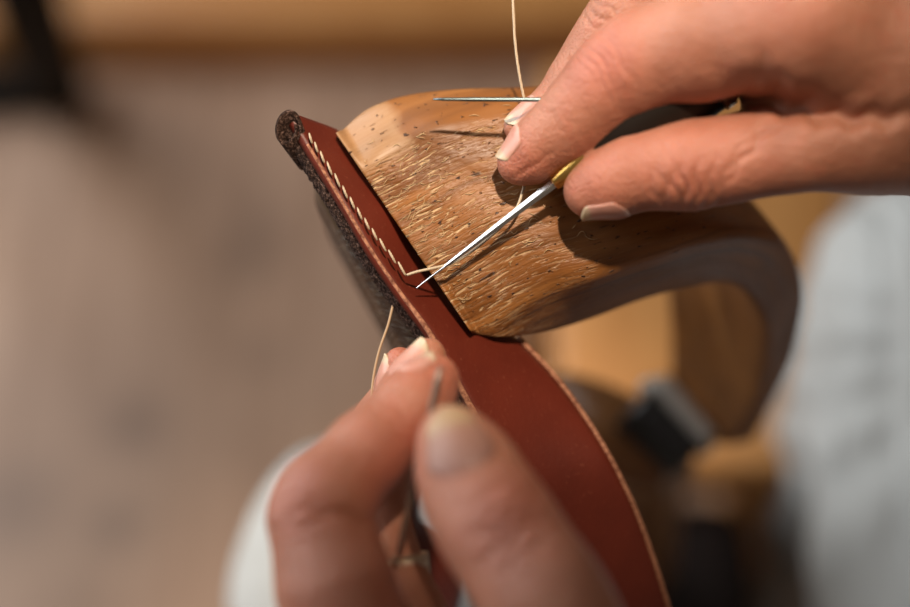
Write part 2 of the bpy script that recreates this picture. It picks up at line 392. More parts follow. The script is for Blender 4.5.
# ------------------------------------------------------------------ implicit surfaces for hands and cloth
def smin(a, b_, k):
    h = np.clip(0.5 + 0.5 * (b_ - a) / k, 0, 1)
    return b_ + (a - b_) * h - k * h * (1 - h)
class Grid:
    def __init__(s, lo, hi, h):
        s.lo = np.array(lo, dtype=np.float32); s.h = h
        s.n = np.ceil((np.array(hi) - np.array(lo)) / h).astype(int) + 1
        ax = [s.lo[i] + h * np.arange(s.n[i], dtype=np.float32) for i in range(3)]
        s.X, s.Y, s.Z = np.meshgrid(*ax, indexing='ij')
    def capsule(s, a, b_, ra, rb):
        ba = (b_ - a).astype(np.float32); L = float(ba @ ba) + 1e-12
        x, y, z = s.X - a[0], s.Y - a[1], s.Z - a[2]
        t = np.clip((x * ba[0] + y * ba[1] + z * ba[2]) / L, 0, 1)
        return np.sqrt((x - t * ba[0]) ** 2 + (y - t * ba[1]) ** 2 + (z - t * ba[2]) ** 2) - (ra + (rb - ra) * t)
    def chain(s, J, k=0.004):
        """J: list of (px, py, depth, radius px)"""
        f = None
        for (p, q) in zip(J[:-1], J[1:]):
            c = s.capsule(C(*p[:3]), C(*q[:3]), p[3] / F * p[2], q[3] / F * q[2])
            f = c if f is None else smin(f, c, k)
        return f
    def crease(s, f, px, py, d, ax, ay, amp, wid, R, wob=0.0006, fr=900.0, ad=0.0):
        c = C(px, py, d); n = np.array([ax, -ay, -ad], dtype=float); n /= np.linalg.norm(n)
        sd = np.cross(n, [0, 0, 1]); sd /= np.linalg.norm(sd)
        x, y, z = s.X - c[0], s.Y - c[1], s.Z - c[2]
        r2 = x * x + y * y + z * z
        t = x * sd[0] + y * sd[1] + z * sd[2]
        q = x * n[0] + y * n[1] + z * n[2] + wob * np.sin(fr * t + px) + 9.0 * t * t * (1 if (int(px + py) % 2) else -1)
        return f + amp * np.exp(-(q / wid) ** 2) * np.exp(-r2 / (R * R))
    def sculpt(s, f, px, py, d, r, amp):     # r mm bulge (amp < 0) or hollow (amp > 0)
        c = C(px, py, d)
        r2 = (s.X - c[0]) ** 2 + (s.Y - c[1]) ** 2 + (s.Z - c[2]) ** 2
        return f + amp * np.exp(-r2 / (r * r))
    def mesh(s, f):
        f = f.astype(np.float32).copy()
        for ax in range(3):                     # close at the border
            sl = [slice(None)] * 3
            for e in (0, -1):
                sl[ax] = e; f[tuple(sl)] = np.maximum(f[tuple(sl)], s.h * 0.3)
        nx, ny, nz = f.shape; sg = f < 0
        acc = np.zeros((nx - 1, ny - 1, nz - 1, 3), np.float32); cnt = np.zeros((nx - 1, ny - 1, nz - 1), np.float32)
        quads = []
        for ax in range(3):
            A = [slice(None)] * 3; B = [slice(None)] * 3; A[ax] = slice(0, -1); B[ax] = slice(1, None)
            fa, fb = f[tuple(A)], f[tuple(B)]; ch = sg[tuple(A)] != sg[tuple(B)]
            I = np.argwhere(ch); va, vb = fa[ch], fb[ch]; t = va / (va - vb)
            pos = I.astype(np.float32); pos[:, ax] += t
            o1, o2 = [a_ for a_ in range(3) if a_ != ax]
            ok = (I[:, o1] > 0) & (I[:, o2] > 0) & (I[:, o1] < f.shape[o1] - 1) & (I[:, o2] < f.shape[o2] - 1)
            for d1 in (0, 1):
                for d2 in (0, 1):
                    c = I.copy(); c[:, o1] -= d1; c[:, o2] -= d2
                    g = (c[:, o1] >= 0) & (c[:, o2] >= 0) & (c[:, o1] < f.shape[o1] - 1) & (c[:, o2] < f.shape[o2] - 1)
                    cc = c[g]; np.add.at(acc, (cc[:, 0], cc[:, 1], cc[:, 2]), pos[g]); np.add.at(cnt, (cc[:, 0], cc[:, 1], cc[:, 2]), 1)
            J = I[ok]; flip = va[ok] < 0
            cs_ = []
            for (d1, d2) in ((0, 0), (1, 0), (1, 1), (0, 1)):
                c = J.copy(); c[:, o1] -= d1; c[:, o2] -= d2; cs_.append(c)
            quads.append((cs_, flip if ax != 1 else ~flip))
        act = cnt > 0; idx = -np.ones(cnt.shape, np.int64); idx[act] = np.arange(act.sum())
        V = acc[act] / cnt[act][:, None] * s.h + s.lo
        Fc = []
        for cs_, flip in quads:
            q = np.stack([idx[c[:, 0], c[:, 1], c[:, 2]] for c in cs_], 1)
            q[flip] = q[flip][:, ::-1]; Fc.append(q)
        Fc = np.vstack(Fc)
        return V.astype(float), Fc[(Fc >= 0).all(1)][:, ::-1]

# ================================================================== SETTING
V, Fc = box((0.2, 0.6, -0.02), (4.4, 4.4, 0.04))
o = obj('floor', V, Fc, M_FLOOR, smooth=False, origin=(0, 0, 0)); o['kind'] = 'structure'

# low wooden platform at the far end of the floor
pl = G(60, 90, 0.0); pr = G(640, 84, 0.0)
V, Fc = box((0.35, pl[1] + 0.33, 0.035), (2.4, 0.60, 0.07), rotz(math.radians(1.0)), 0.012, 3)
o = obj('wooden_platform', V, Fc, M_BOARD); tag(o, 'low orange wooden platform lying across the floor at the far side', 'platform')

# dark steel table leg frame
t = thing('table_leg_frame', 'black steel leg frame with slanted bar standing on the floor', 'table frame', G(30, 96, 0.0))
def bar(a, b_, w_, h_):
    a, b_ = np.array(a), np.array(b_); d = b_ - a; L = np.linalg.norm(d); d /= L
    s = np.cross(d, [0, 0, 1]); s /= np.linalg.norm(s); u = np.cross(s, d)
    V, Fc = box((0, 0, 0), (w_, L, h_), None, 0.003); return V @ np.array([s, d, u]) + (a + b_) / 2, Fc
yf = G(30, 106, 0.0)[1]
V, Fc = box((G(-60, 96, 0.0)[0], yf, 0.020), (0.27, 0.030, 0.040), None, 0.004); obj('foot_bar', V, Fc, M_BLACK, t)
e0 = np.array([G(58, 92, 0.02)[0], yf, 0.02])
V, Fc = bar(e0, W(14, -35, 1.06), 0.052, 0.03); obj('slanted_bar', V, Fc, M_BLACK, t)
V, Fc = bar(np.array([G(-150, 92, 0.02)[0], yf, 0.02]), W(-10, -45, 0.88), 0.026, 0.022); obj('slanted_bar', V, Fc, M_BLACK, t)
bb = G(8, 66, 0.07)
V, Fc = box((bb[0] - 0.045, max(bb[1], pl[1] + 0.09), 0.0955), (0.12, 0.07, 0.05), rotz(0.05), 0.006)
o = obj('storage_box', V, Fc, M_GREY); tag(o, 'grey box on the wooden platform behind the black leg frame', 'box')

# ------------------------------------------------------------------ bench of the stitching horse
t = thing('stitching_bench', 'orange wooden bench board under the curved clamp', 'bench', G(690, 320, 0.0))
zb = 0.40
q = [G(545, 60, zb), G(872, 70, zb), G(792, 470, zb), G(560, 470, zb)]
import bmesh
def prism(pts, z0, z1, bev=0.006):
    bm = bmesh.new()
    lo = [bm.verts.new((p[0], p[1], z0)) for p in pts]; hi = [bm.verts.new((p[0], p[1], z1)) for p in pts]; n = len(pts)
    bm.faces.new(lo[::-1]); bm.faces.new(hi)
    for i in range(n): bm.faces.new((lo[i], lo[(i + 1) % n], hi[(i + 1) % n], hi[i]))
    bmesh.ops.recalc_face_normals(bm, faces=bm.faces)
    if bev: bmesh.ops.bevel(bm, geom=bm.edges[:], offset=bev, segments=3, affect='EDGES', profile=0.5)
    bm.verts.index_update()
    V = np.array([v_.co[:] for v_ in bm.verts]); Fc = [tuple(v_.index for v_ in f.verts) for f in bm.faces]; bm.free()
    return V, Fc
V, Fc = prism(q, zb - 0.03, zb); obj('bench_board', V, Fc, M_BENCH, t)
ctr = sum(q) / 4
for p in q:
    c = p * 0.86 + ctr * 0.14
    V, Fc = box((c[0], c[1], (zb - 0.03) / 2), (0.03, 0.03, zb - 0.03), None, 0.003); obj('leg', V, Fc, M_BENCH, t)

# made-up dark seat, added to stand for the shade between the legs
zs = 0.375
qs = [G(585, 492, zs), G(752, 492, zs), G(775, 980, zs), G(600, 980, zs)]
s0 = sum(qs) / 4
t = thing('shade_stool', 'made-up dark seat standing for the shade between the knees of the seated person', 'shade_stool', (s0[0], s0[1], 0))
V, Fc = prism(qs, zs - 0.06, zs, 0.02); obj('shade_seat', V, Fc, M_SHADE_SEAT, t)
for p in qs:
    c = p * 0.82 + s0 * 0.18
    V, Fc = box((c[0], c[1], (zs - 0.06) / 2), (0.035, 0.035, zs - 0.06), None, 0.003); obj('leg', V, Fc, M_SHADE_SEAT, t)  # legs of the made-up shade seat

# ================================================================== STITCHING CLAMP
clamp = thing('stitching_clamp', 'curved wooden stitching clamp with knife-scarred jaws gripping the leather strap', 'clamp', W(640, 470, 0.62))
FR = [(470, 331, .3620), (492, 321, .3600), (545, 291, .3590), (600, 273, .3600), (650, 256, .3630), (700, 240, .3690), (750, 233, .3820), (786, 243, .402), (806, 285, .430), (801, 335, .455), (786, 380, .480), (755, 440, .510)]
BK = [(335, 132, .3640), (365, 104, .3650), (410, 88, .3650), (465, 82, .3655), (520, 80, .3670), (562, 78, .3710), (620, 85, .3850), (670, 100, .405), (700, 145, .435), (712, 200, .460), (715, 270, .485), (706, 395, .515)]
FU = [(473, 334, .3690), (502, 339, .3715), (545, 337, .3820), (590, 324, .3900), (640, 305, .3960), (685, 293, .402), (725, 288, .410), (752, 303, .424), (766, 335, .445), (763, 370, .468), (752, 405, .490), (728, 446, .512)]
BU = [(337, 135, .3700), (375, 118, .3800), (420, 110, .3880), (470, 110, .3940), (520, 112, .4000), (565, 115, .406), (610, 125, .416), (640, 150, .430), (655, 200, .452), (662, 260, .475), (667, 330, .500), (668, 430, .530)]
def rough(V):
    # hand-worn unevenness
    U = np.array([u for (u, v_) in ring_uv] * (len(V) // len(ring_uv))); VV_ = np.array([v_ for (u, v_) in ring_uv] * (len(V) // len(ring_uv)))
    row = np.repeat(np.arange(len(V) // len(ring_uv)) / (len(V) // len(ring_uv)), len(ring_uv))
    top = 1 - VV_
    V = V.copy()
    fade = np.clip((0.42 - row) / 0.28, 0, 1)
    V[:, 2] -= top * 0.0068 * np.clip((U - 0.80) / 0.20, 0, 1) ** 1.15 * np.clip(row / 0.02, 0.25, 1)
    V[:, 2] -= top * fade * 0.0062 * np.clip((0.40 - U) / 0.40, 0, 1) ** 1.6 * np.clip(row / 0.03, 0.2, 1)
    n_ = 0.0004 * np.sin(V[:, 0] * 310 + V[:, 1] * 140) * np.sin(V[:, 1] * 260 - V[:, 0] * 90)
    V = V.copy(); V[:, 2] += n_; return V
V, Fc, UV, Vc, mring, ring = slab(FR, BK, FU, BU, n=170, rho=0.07, cs=8, side=44, fn=rough)
jaw = obj('upper_jaw', V, Fc, M_JAW, clamp, uv=UV); jaw['label'] = 'scratched golden upper jaw curving down to the right'
# wood fibres lifted by the knife
parts = []
nside = 44
VV = V.reshape(170, mring, 3)
for k in range(110):
    i = int(abs(RNG.normal(0, 22))) + 3; j = RNG.integers(2, nside - 2)
    if i > 80: continue
    p = VV[i, j]; tu = VV[i + 1, j] - VV[i, j]; tv = VV[i, j + 1] - VV[i, j]
    tu /= np.linalg.norm(tu); tv /= np.linalg.norm(tv); nn_ = np.cross(tv, tu)
    if nn_ @ FWD > 0: nn_ = -nn_
    ang = RNG.normal(0.1, 0.45); d = tu * math.cos(ang) + tv * math.sin(ang); s = np.cross(nn_, d)
    L = RNG.uniform(0.0008, 0.0032); cv = RNG.normal(0, 0.25)
    P = [p + d * L * u_ + s * L * cv * math.sin(3 * u_) + nn_ * (0.00005 + 0.0003 * math.sin(math.pi * u_)) for u_ in np.linspace(0, 1, 6)]
    parts.append(tube(P, [0.00003, 0.00007, 0.00009, 0.00009, 0.00006, 0.00003], 5))
M_FIBRE = mat('pale_wood_fibre', (0.50, 0.34, 0.17), 0.6)[0]
fv, ff = merge(parts); o = obj('wood_fibre', fv, ff, M_FIBRE, clamp); o['kind'] = 'stuff'; o['label'] = 'pale lifted wood fibres on the scratched jaw'
# lower jaw on the far side of the leather
F1 = [(468, 414, .3700), (446, 406, .3720), (428, 400, .3760), (424, 412, .390), (450, 440, .450), (540, 470, .520)]
B1 = [(323, 170, .3720), (313, 176, .3735), (310, 188, .3780), (315, 208, .392), (345, 250, .450), (470, 330, .520)]
F2 = [(478, 420, .3760), (470, 424, .3850), (462, 430, .400), (462, 440, .425), (500, 455, .465), (600, 490, .530)]
B2 = [(334, 172, .3780), (334, 182, .3880), (336, 196, .400), (345, 220, .425), (390, 270, .465), (520, 340, .530)]
V, Fc, UV, _, _, _ = slab(F1, B1, F2, B2, n=90, rho=0.10, cs=6, side=30)
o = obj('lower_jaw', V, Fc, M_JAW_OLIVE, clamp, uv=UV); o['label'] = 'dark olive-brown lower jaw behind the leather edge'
# stock where both jaws join
F1 = [(520, 425, .520), (528, 455, .570), (540, 500, .640), (560, 560, .740)]
B1 = [(560, 362, .525), (580, 372, .575), (590, 420, .640), (600, 500, .740)]
F2 = [(650, 500, .520), (655, 520, .570), (650, 560, .640), (650, 610, .740)]
B2 = [(700, 425, .525), (705, 450, .575), (690, 490, .640), (680, 560, .740)]
V, Fc, UV, _, _, _ = slab(F1, B1, F2, B2, n=50, rho=0.22, cs=8, side=12)
obj('stock', V, Fc, M_STOCK, clamp, uv=UV)
# tightening roller in its bracket
ra, rb = W(636, 402, .522), W(690, 452, .522)
ax = (rb - ra) / np.linalg.norm(rb - ra)
P = [ra + (rb - ra) * u_ for u_ in np.linspace(0, 1, 29)]
R = [0.0105 + (0.0012 if i % 4 < 2 else 0) for i in range(29)]
V, Fc = tube(P, R, 24); o = obj('roller', V, Fc, M_ROLLER, clamp); o['label'] = 'ridged black roller'
side_ = np.cross(ax, FWD); side_ /= np.linalg.norm(side_)
if side_ @ RIGHT < 0: side_ = -side_
parts = []
pc = W(688, 412, .515)
parts.append((lambda a_, b_: bar(a_, b_, 0.007, 0.004))(W(655, 378, .512), W(712, 440, .512)))
parts.append((lambda a_, b_: bar(a_, b_, 0.005, 0.004))(W(655, 380, .512), W(640, 392, .514)))
parts.append((lambda a_, b_: bar(a_, b_, 0.005, 0.004))(W(712, 440, .512), W(698, 454, .514)))
V, Fc = merge(parts); o = obj('bracket', V, Fc, M_BRACKET, clamp, smooth=False); o['label'] = 'grey metal bracket'

# ================================================================== LEATHER STRAP
strap = thing('leather_strap', 'red-brown leather strap with cream saddle stitches clamped in the wooden jaws', 'leather strap', W(400, 300, .362))
NS = 90
LE = [(290, 112, .3600), (312, 150, .3590), (345, 205, .3580), (372, 250, .3580), (400, 291, .3580), (430, 332, .3580), (461, 387, .3590), (490, 440, .3610), (516, 484, .3640), (548, 532, .3700), (592, 607, .3800), (630, 690, .3950)]
RE = [(340, 130, .3735), (378, 168, .3750), (420, 210, .3745), (446, 250, .3790), (470, 287, .3800), (520, 340, .3800), (550, 371, .3790), (582, 413, .3780), (612, 462, .3760), (640, 522, .3810), (668, 607, .3900), (690, 700, .4050)]
L_ = catmull([C(*p) for p in LE], NS); R_ = catmull([C(*p) for p in RE], NS)
thick = 0.0022
def ribbon(Lr, Rr, thick, m=14, z0=0.0, bow=0.0):
    n = len(Lr); top, bot = [], []
    for i in range(n):
        T = Lr[min(i + 1, n - 1)] - Lr[max(i - 1, 0)]; A = Rr[i] - Lr[i]
        nn_ = np.cross(T, A); nn_ /= np.linalg.norm(nn_)
        if nn_[2] < 0: nn_ = -nn_
        for j in range(m):
            u = j / (m - 1); e = 1 - (2 * u - 1) ** 8
            p = Lr[i] + A * u + nn_ * (bow * 4 * u * (1 - u) + z0)
            top.append(p - nn_ * (0.0004 * (1 - e))); bot.append(p - nn_ * thick)
    V = np.array(top + bot); o_ = n * m; Fc = []
    for i in range(n - 1):
        for j in range(m - 1):
            a_ = i * m + j; Fc.append((a_, a_ + 1, a_ + m + 1, a_ + m)); Fc.append((o_ + a_, o_ + a_ + m, o_ + a_ + m + 1, o_ + a_ + 1))
        for j in (0, m - 1):
            a_ = i * m + j; Fc.append((a_, a_ + m, o_ + a_ + m, o_ + a_) if j == 0 else (a_, o_ + a_, o_ + a_ + m, a_ + m))
    for i in (0, n - 1):
        for j in range(m - 1):
            a_ = i * m + j; Fc.append((a_, o_ + a_, o_ + a_ + 1, a_ + 1) if i == 0 else (a_, a_ + 1, o_ + a_ + 1, o_ + a_))
    return to_world(V), Fc
V, Fc = ribbon(L_, R_, thick)
o = obj('top_layer', V, Fc, M_LEATHER, strap)
# cut rims of the strap
Lw = to_world(L_); Rw = to_world(R_)
sh = FWD * 0.0009
V, Fc = tube((Lw + FWD * 0.0006 - RIGHT * 0.0003)[7:], np.interp(np.arange(7, NS), [0, 30, 45, NS], [.00038, .00045, .00075, .0009]), 8); o = obj('left_rim', V, Fc, M_RIM, strap); o['label'] = 'pale cut rim of the leather'
V, Fc = tube(Rw[40:] + sh, 0.0008, 8); o = obj('right_rim', V, Fc, M_RIM, strap); o['label'] = 'pale cut rim of the leather'
# folded back layer with its fuzzy flesh edge
EO = [(281, 133, .3640), (298, 160, .3650), (326, 206, .3660), (354, 252, .3665), (384, 296, .3670), (417, 340, .3670), (449, 394, .3670), (480, 446, .3680), (508, 488, .3700), (540, 538, .3750), (584, 612, .3850), (622, 692, .4000)]
E_ = catmull([C(*p) for p in EO], NS)
def fuzzy_band(Lr, Er, m=12):
    n = len(Lr); V = []
    for i in range(n):
        A = Er[i] - Lr[i]; T = Lr[min(i + 1, n - 1)] - Lr[max(i - 1, 0)]
        nn_ = np.cross(T, A); nn_ /= np.linalg.norm(nn_)
        if nn_[0] > 0: nn_ = -nn_
        for j in range(m):
            u = j / (m - 1)
            V.append(Lr[i] + A * u + nn_ * (0.0012 * math.sin(math.pi * u) + RNG.normal(0, 0.00016)) + A / np.linalg.norm(A) * RNG.normal(0, 0.00015))
        for j in range(m):
            u = 1 - j / (m - 1)
            V.append(Lr[i] + A * u - nn_ * 0.0010 + np.array([0.0006, 0.0003, -0.0035]))
    Fc = grid_faces(n, 2 * m); Fc.append(tuple(range(2 * m))[::-1]); Fc.append(tuple(range((n - 1) * 2 * m, n * 2 * m)))
    return to_world(np.array(V)), Fc
dense = 260
L2 = catmull([C(*p) for p in LE], dense) - np.array([0.0004, 0, 0.0012]); E2 = catmull([C(*p) for p in EO], dense)
V, Fc = fuzzy_band(L2, E2); o = obj('raw_edge', V, Fc, M_FLESH, strap); o['label'] = 'dark fuzzy raw edge of the folded leather'
# rolled end
cc = C(289, 130, .3615)
prof = []
for k in range(46):
    a_ = -0.7 + k / 45 * (2 * math.pi + 0.9); r_ = 0.0039 - 0.0013 * k / 45
    prof.append((math.cos(a_) * r_, math.sin(a_) * r_ * 1.18))
axis = C(318, 182, .3650) - C(284, 127, .3620); axis /= np.linalg.norm(axis)
ex = np.array([1.0, 0.35, 0]); ex -= axis * (ex @ axis); ex /= np.linalg.norm(ex); ey = np.cross(axis, ex)
# the roll's mouth faces the viewer a little
mouth = C(287, 128, .3600)
ex2 = np.array([1, 0.1, 0.25]); ex2 /= np.linalg.norm(ex2); ey2 = np.array([0.05, 1, 0.35]); ey2 /= np.linalg.norm(ey2)
V = []; nl = 10
for i in range(nl):
    f_ = i / (nl - 1); o0 = mouth + (C(305, 160, .3670) - mouth) * f_
    for (x_, y_) in prof:
        q_ = (1 - 0.35 * f_); V.append(o0 + ex2 * x_ * 0.86 * q_ + ey2 * y_ * q_)
V = np.array(V); Fr = grid_faces(nl, len(prof), closed=False)
o = obj('rolled_end', to_world(V), Fr, M_FLESH, strap); o['label'] = 'rolled end of the folded leather'
md = o.modifiers.new('solid', 'SOLIDIFY'); md.thickness = 0.0009; md.offset = 0
# stitches, one child each
st = catmull([C(308, 134, .3585), C(323, 158, .3583), (C(343, 189, .3580)), C(362, 217, .3578), C(382, 244, .3578), C(407, 275, .3580)], 14)
st[:, 2] += 0.00005
for i in range(13):
    a_, b_ = st[i], st[i + 1]; d = b_ - a_
    side_v = np.array([d[1], -d[0], 0]) / np.linalg.norm(d)
    P = [a_ + d * (-0.01 + 1.0 * u_) + side_v * 0.0007 * (u_ - 0.5) + np.array([0, 0, 0.0005 * math.sin(math.pi * u_) - 0.0001]) for u_ in np.linspace(0, 1, 9)]
    Rr = [0.00008 + 0.00021 * math.sin(math.pi * min(1, u_ * 1.0)) ** 0.45 for u_ in np.linspace(0.04, 0.96, 9)]
    V, Fc = tube(to_world(np.array(P)), Rr, 10); o = obj('stitch', V, Fc, M_THREAD, strap)
    if i == 0: o['label'] = 'cream thread stitch'
# hanging tail of the strap below the hand
Lt = catmull([C(*p) for p in [(408, 455, .400), (410, 500, .402), (410, 560, .405), (416, 640, .41)]], 24)
Rt = catmull([C(*p) for p in [(446, 455, .412), (424, 500, .414), (423, 522, .415), (440, 530, .416), (468, 560, .420), (462, 600, .425), (450, 640, .425)]], 24)
V, Fc = ribbon(Lt, Rt, 0.002, m=8); o = obj('hanging_tail', V, Fc, M_LEATHER, strap); o['label'] = 'dark hanging tail of the strap behind the left thumb'

# ================================================================== THREADS
def thread(name, pts, r, label, m=M_THREAD, n=60):
    P = catmull([C(*p) for p in pts], n); V, Fc = tube(to_world(P), r, 8)
    return tag(obj(name, V, Fc, m), label, 'thread')
thread('sewing_thread', [(407, 275, .3577), (418, 271.5, .3570), (434, 268, .3568), (455, 262, .3570), (480, 245, .3572), (505, 223, .3570), (517, 207, .3568), (523, 190, .3572), (529, 165, .3585), (533, 140, .3612), (531, 115, .3625), (525, 101, .3620), (519, 72, .3615), (515, 40, .3615), (513, 0, .3615), (511, -40, .362)], 0.00033, 'long cream sewing thread running from the last stitch up past the right fingertips', n=150)
thread('sewing_thread', [(397, 293, .3650), (393, 305, .3640), (388, 325, .3620), (380, 348, .3600), (375, 368, .3590), (372, 390, .3580), (372, 412, .3560), (380, 440, .352)], 0.00030, 'tan thread hanging from the leather edge behind the left fingers', M_THREAD_TAN)

# needle in the right hand
P = [W(433 + (566 - 433) * u_, 99.3 + 0.4 * u_, .3515 - 0.0015 * u_) for u_ in np.linspace(0, 1, 12)]
V, Fc = tube(P, [0.00018] + [0.0004] * 2 + [0.00052] * 9, 14)
tag(obj('sewing_needle', V, Fc, M_NEEDLE), 'thin steel needle sticking out sideways from the right fingertips', 'needle')
# needle in the left hand
a_, b_ = W(441, 366, .318), W(397, 556, .3200)
P = [a_ + (b_ - a_) * u_ for u_ in np.linspace(0, 1, 14)]
V, Fc = tube(P, [0.0005, 0.0008] + [0.00062] * 10 + [0.0005, 0.0003], 14)
tag(obj('sewing_needle', V, Fc, M_DARKSTEEL), 'dark needle held between left thumb and forefinger', 'needle')

# ================================================================== AWL
tip = W(416.5, 288, .3580); q2 = W(560, 179, .3512)
dirA = (q2 - tip) / np.linalg.norm(q2 - tip)
awl = thing('awl', 'stitching awl with bright steel blade and brass ferrule in the right hand', 'awl', tip)
def along(s): return tip + dirA * s
Lb = np.linalg.norm(q2 - tip)
sA = np.cross(dirA, FWD); sA /= np.linalg.norm(sA); uA = np.cross(sA, dirA)
if uA @ FWD > 0: uA = -uA; 
V = []; ns = 30
for i in range(ns):
    f_ = i / (ns - 1); s_ = f_ * (Lb + 0.002); wd = 0.00010 + 0.00094 * min(1, f_ * 1.15) ** 0.85; hd = wd * 0.6
    for (x_, y_) in ((1, 0), (0.15, 1), (-0.15, 1), (-1, 0), (-0.15, -1), (0.15, -1)):
        V.append(along(s_) + sA * wd * x_ + uA * hd * y_)
Fb = grid_faces(ns, 6); Fb += [tuple(range(6))[::-1], tuple(range((ns - 1) * 6, ns * 6))]
o = obj('blade', np.array(V), Fb, M_STEEL, awl, smooth=False); o['label'] = 'bright diamond-section steel blade'
def lathe(prof, seg=28):
    V = []
    for s_, r_ in prof:
        for k in range(seg):
            a_ = 2 * math.pi * k / seg; V.append(along(s_) + (sA * math.cos(a_) + uA * math.sin(a_)) * r_)
    Fc = grid_faces(len(prof), seg); Fc += [tuple(range(seg))[::-1], tuple(range((len(prof) - 1) * seg, len(prof) * seg))]
    return np.array(V), Fc
V, Fc = lathe([(Lb - 0.0018, 0.0014), (Lb - 0.0016, 0.0017), (Lb - 0.0005, 0.0019), (Lb, 0.0022), (Lb + 0.0006, 0.0024), (Lb + 0.0085, 0.0040), (Lb + 0.0090, 0.0040)])
o = obj('ferrule', V, Fc, M_BRASS, awl); o['label'] = 'polished brass ferrule'
V, Fc = lathe([(Lb + 0.0090, 0.0040), (Lb + 0.012, 0.0055), (Lb + 0.020, 0.0082), (Lb + 0.030, 0.0098), (Lb + 0.0395, 0.0100)])
o = obj('handle', V, Fc, M_HANDLE, awl); o['label'] = 'dark wooden handle'
V, Fc = lathe([(Lb + 0.0395, 0.0100), (Lb + 0.0397, 0.0106), (Lb + 0.0425, 0.0106), (Lb + 0.0430, 0.0100), (Lb + 0.0480, 0.0096), (Lb + 0.050, 0.0060)])
o = obj('end_cap', V, Fc, M_SILVER, awl); o['label'] = 'shiny metal cap ring'

# ================================================================== PERSON
person = thing('person', 'person in off-white trousers seated and hand-stitching leather with an awl and needles', 'person', (0.12, -0.05, 0.0))
H = 0.00055
# ---- right hand
g = Grid((0.000, 0.005, -0.430), (0.155, 0.115, -0.285), H)
palm = g.chain([(795, 20, .330, 62), (880, 55, .343, 90), (1000, 85, .366, 122), (1150, 130, .392, 140)], 0.012)
palm = smin(palm, g.chain([(800, -40, .345, 66), (900, 20, .352, 95), (1000, 70, .372, 120)], 0.012), 0.012)
palm = smin(palm, g.chain([(766, 98, .3470, 21), (800, 108, .3440, 38), (860, 112, .346, 55)], 0.006), 0.006)
palm = smin(palm, g.chain([(778, 112, .350, 22), (830, 118, .347, 42), (880, 118, .348, 60), (1000, 110, .366, 100)], 0.010), 0.008)
index = g.chain([(517, 164, .3550, 18.5), (530, 157, .3545, 25), (545, 143, .3530, 29), (572, 123, .3505, 35.5), (594, 102, .3485, 40), (618, 79, .3460, 45.5), (645, 61, .3430, 50), (702, 43, .3370, 55), (760, 30, .3310, 58), (800, 18, .3270, 66)], 0.004)
middle = g.chain([(518, 127, .3610, 14.5), (540, 117, .3620, 17), (565, 102, .3620, 24), (583, 79, .3610, 29), (606, 49, .3590, 34), (630, 20, .3560, 39), (700, -20, .3480, 45), (800, -50, .340, 60)], 0.005)
ringf = g.chain([(640, 60, .390, 22), (655, 10, .385, 28), (690, -40, .372, 36), (800, -80, .355, 50)], 0.006)
thumb = g.chain([(588, 192, .3500, 22), (606, 184, .3485, 28), (640, 169, .3460, 33), (690, 165, .3430, 39.5), (745, 157, .3400, 36), (800, 149, .3370, 36), (850, 138, .3390, 44), (930, 122, .350, 60)], 0.007)
f = smin(palm, index, 0.009)
for fg, k in ((middle, 0.008), (ringf, 0.008), (thumb, 0.008)):
    f = np.minimum(smin(f, fg, 0.0007), smin(palm, fg, k)) if fg is not thumb else np.minimum(smin(f, fg, 0.0007), smin(palm, fg, k))
# knuckle creases of the forefinger (PIP) and fingertip joint, thumb joint, web
for dx, am, wd in ((-16, .0002, .0004), (-9, .00045, .0004), (-2, .0006, .00045), (4, .0003, .0004), (11, .0006, .00045), (17, .0003, .0004), (26, .0002, .0004)):
    f = g.crease(f, 604 + dx * 1.0, 62 - dx * 0.55, .336, 1, -0.55, am, wd, 0.0075, 0.0004, 700)
for dx, am in ((-9, .00015), (-3, .0003), (4, .00025), (12, .00015)):
    f = g.crease(f, 555 + dx, 117 - dx * 0.9, .346, 1, -0.9, am, .0004, 0.006)
for dx, am in ((-10, .0004), (-3, .0005), (5, .0006), (12, .0004)):
    f = g.crease(f, 602 + dx, 14 - dx * 0.8, .350, 1, -0.9, am, .0004, 0.006)
for dx, am in ((-30, .0003), (-20, .0005), (-10, .0006), (-2, .0009), (10, .0008), (22, .0006), (34, .0004)):
    f = g.crease(f, 686 + dx, 192, .336, 1, -0.2 + dx * 0.01, am, .0006, 0.0075)
for dx, am in ((-10, .0004), (0, .0009)):
    f = g.crease(f, 752 + dx, 148, .332, 1, 0.9, am, .0007, 0.009)
for k_ in range(9):          # fine skin lines of the fingertip
    f = g.crease(f, 524 + k_ * 3.2, 172 - k_ * 2.2, .350, 0.45, 1 - k_ * .05, .00012, .0003, 0.0055, 0.0002, 600)
f = g.crease(f, 778, 84, .322, 0.9, -0.9, .0018, .0016, 0.006)
f = g.crease(f, 800, 98, .322, 0.3, -0.9, .0020, .0016, 0.010)
f = g.sculpt(f, 786, 70, .322, 0.004, -0.0010)
f = g.crease(f, 840, 114, .324, 0.12, -1, .0032, .0022, 0.018)
Vr, Fr_ = g.mesh(f); GR, FRf = g, f
red_r = [((606, 62, .337), .009, 1.0), ((520, 165, .350), .007, .7), ((590, 190, .335), .010, .8), ((690, 165, .322), .016, .9), ((640, 168, .33), .012, .7), ((570, 140, .335), .008, .5), ((790, 0, .300), .012, .8), ((680, 70, .31), .014, .3)]
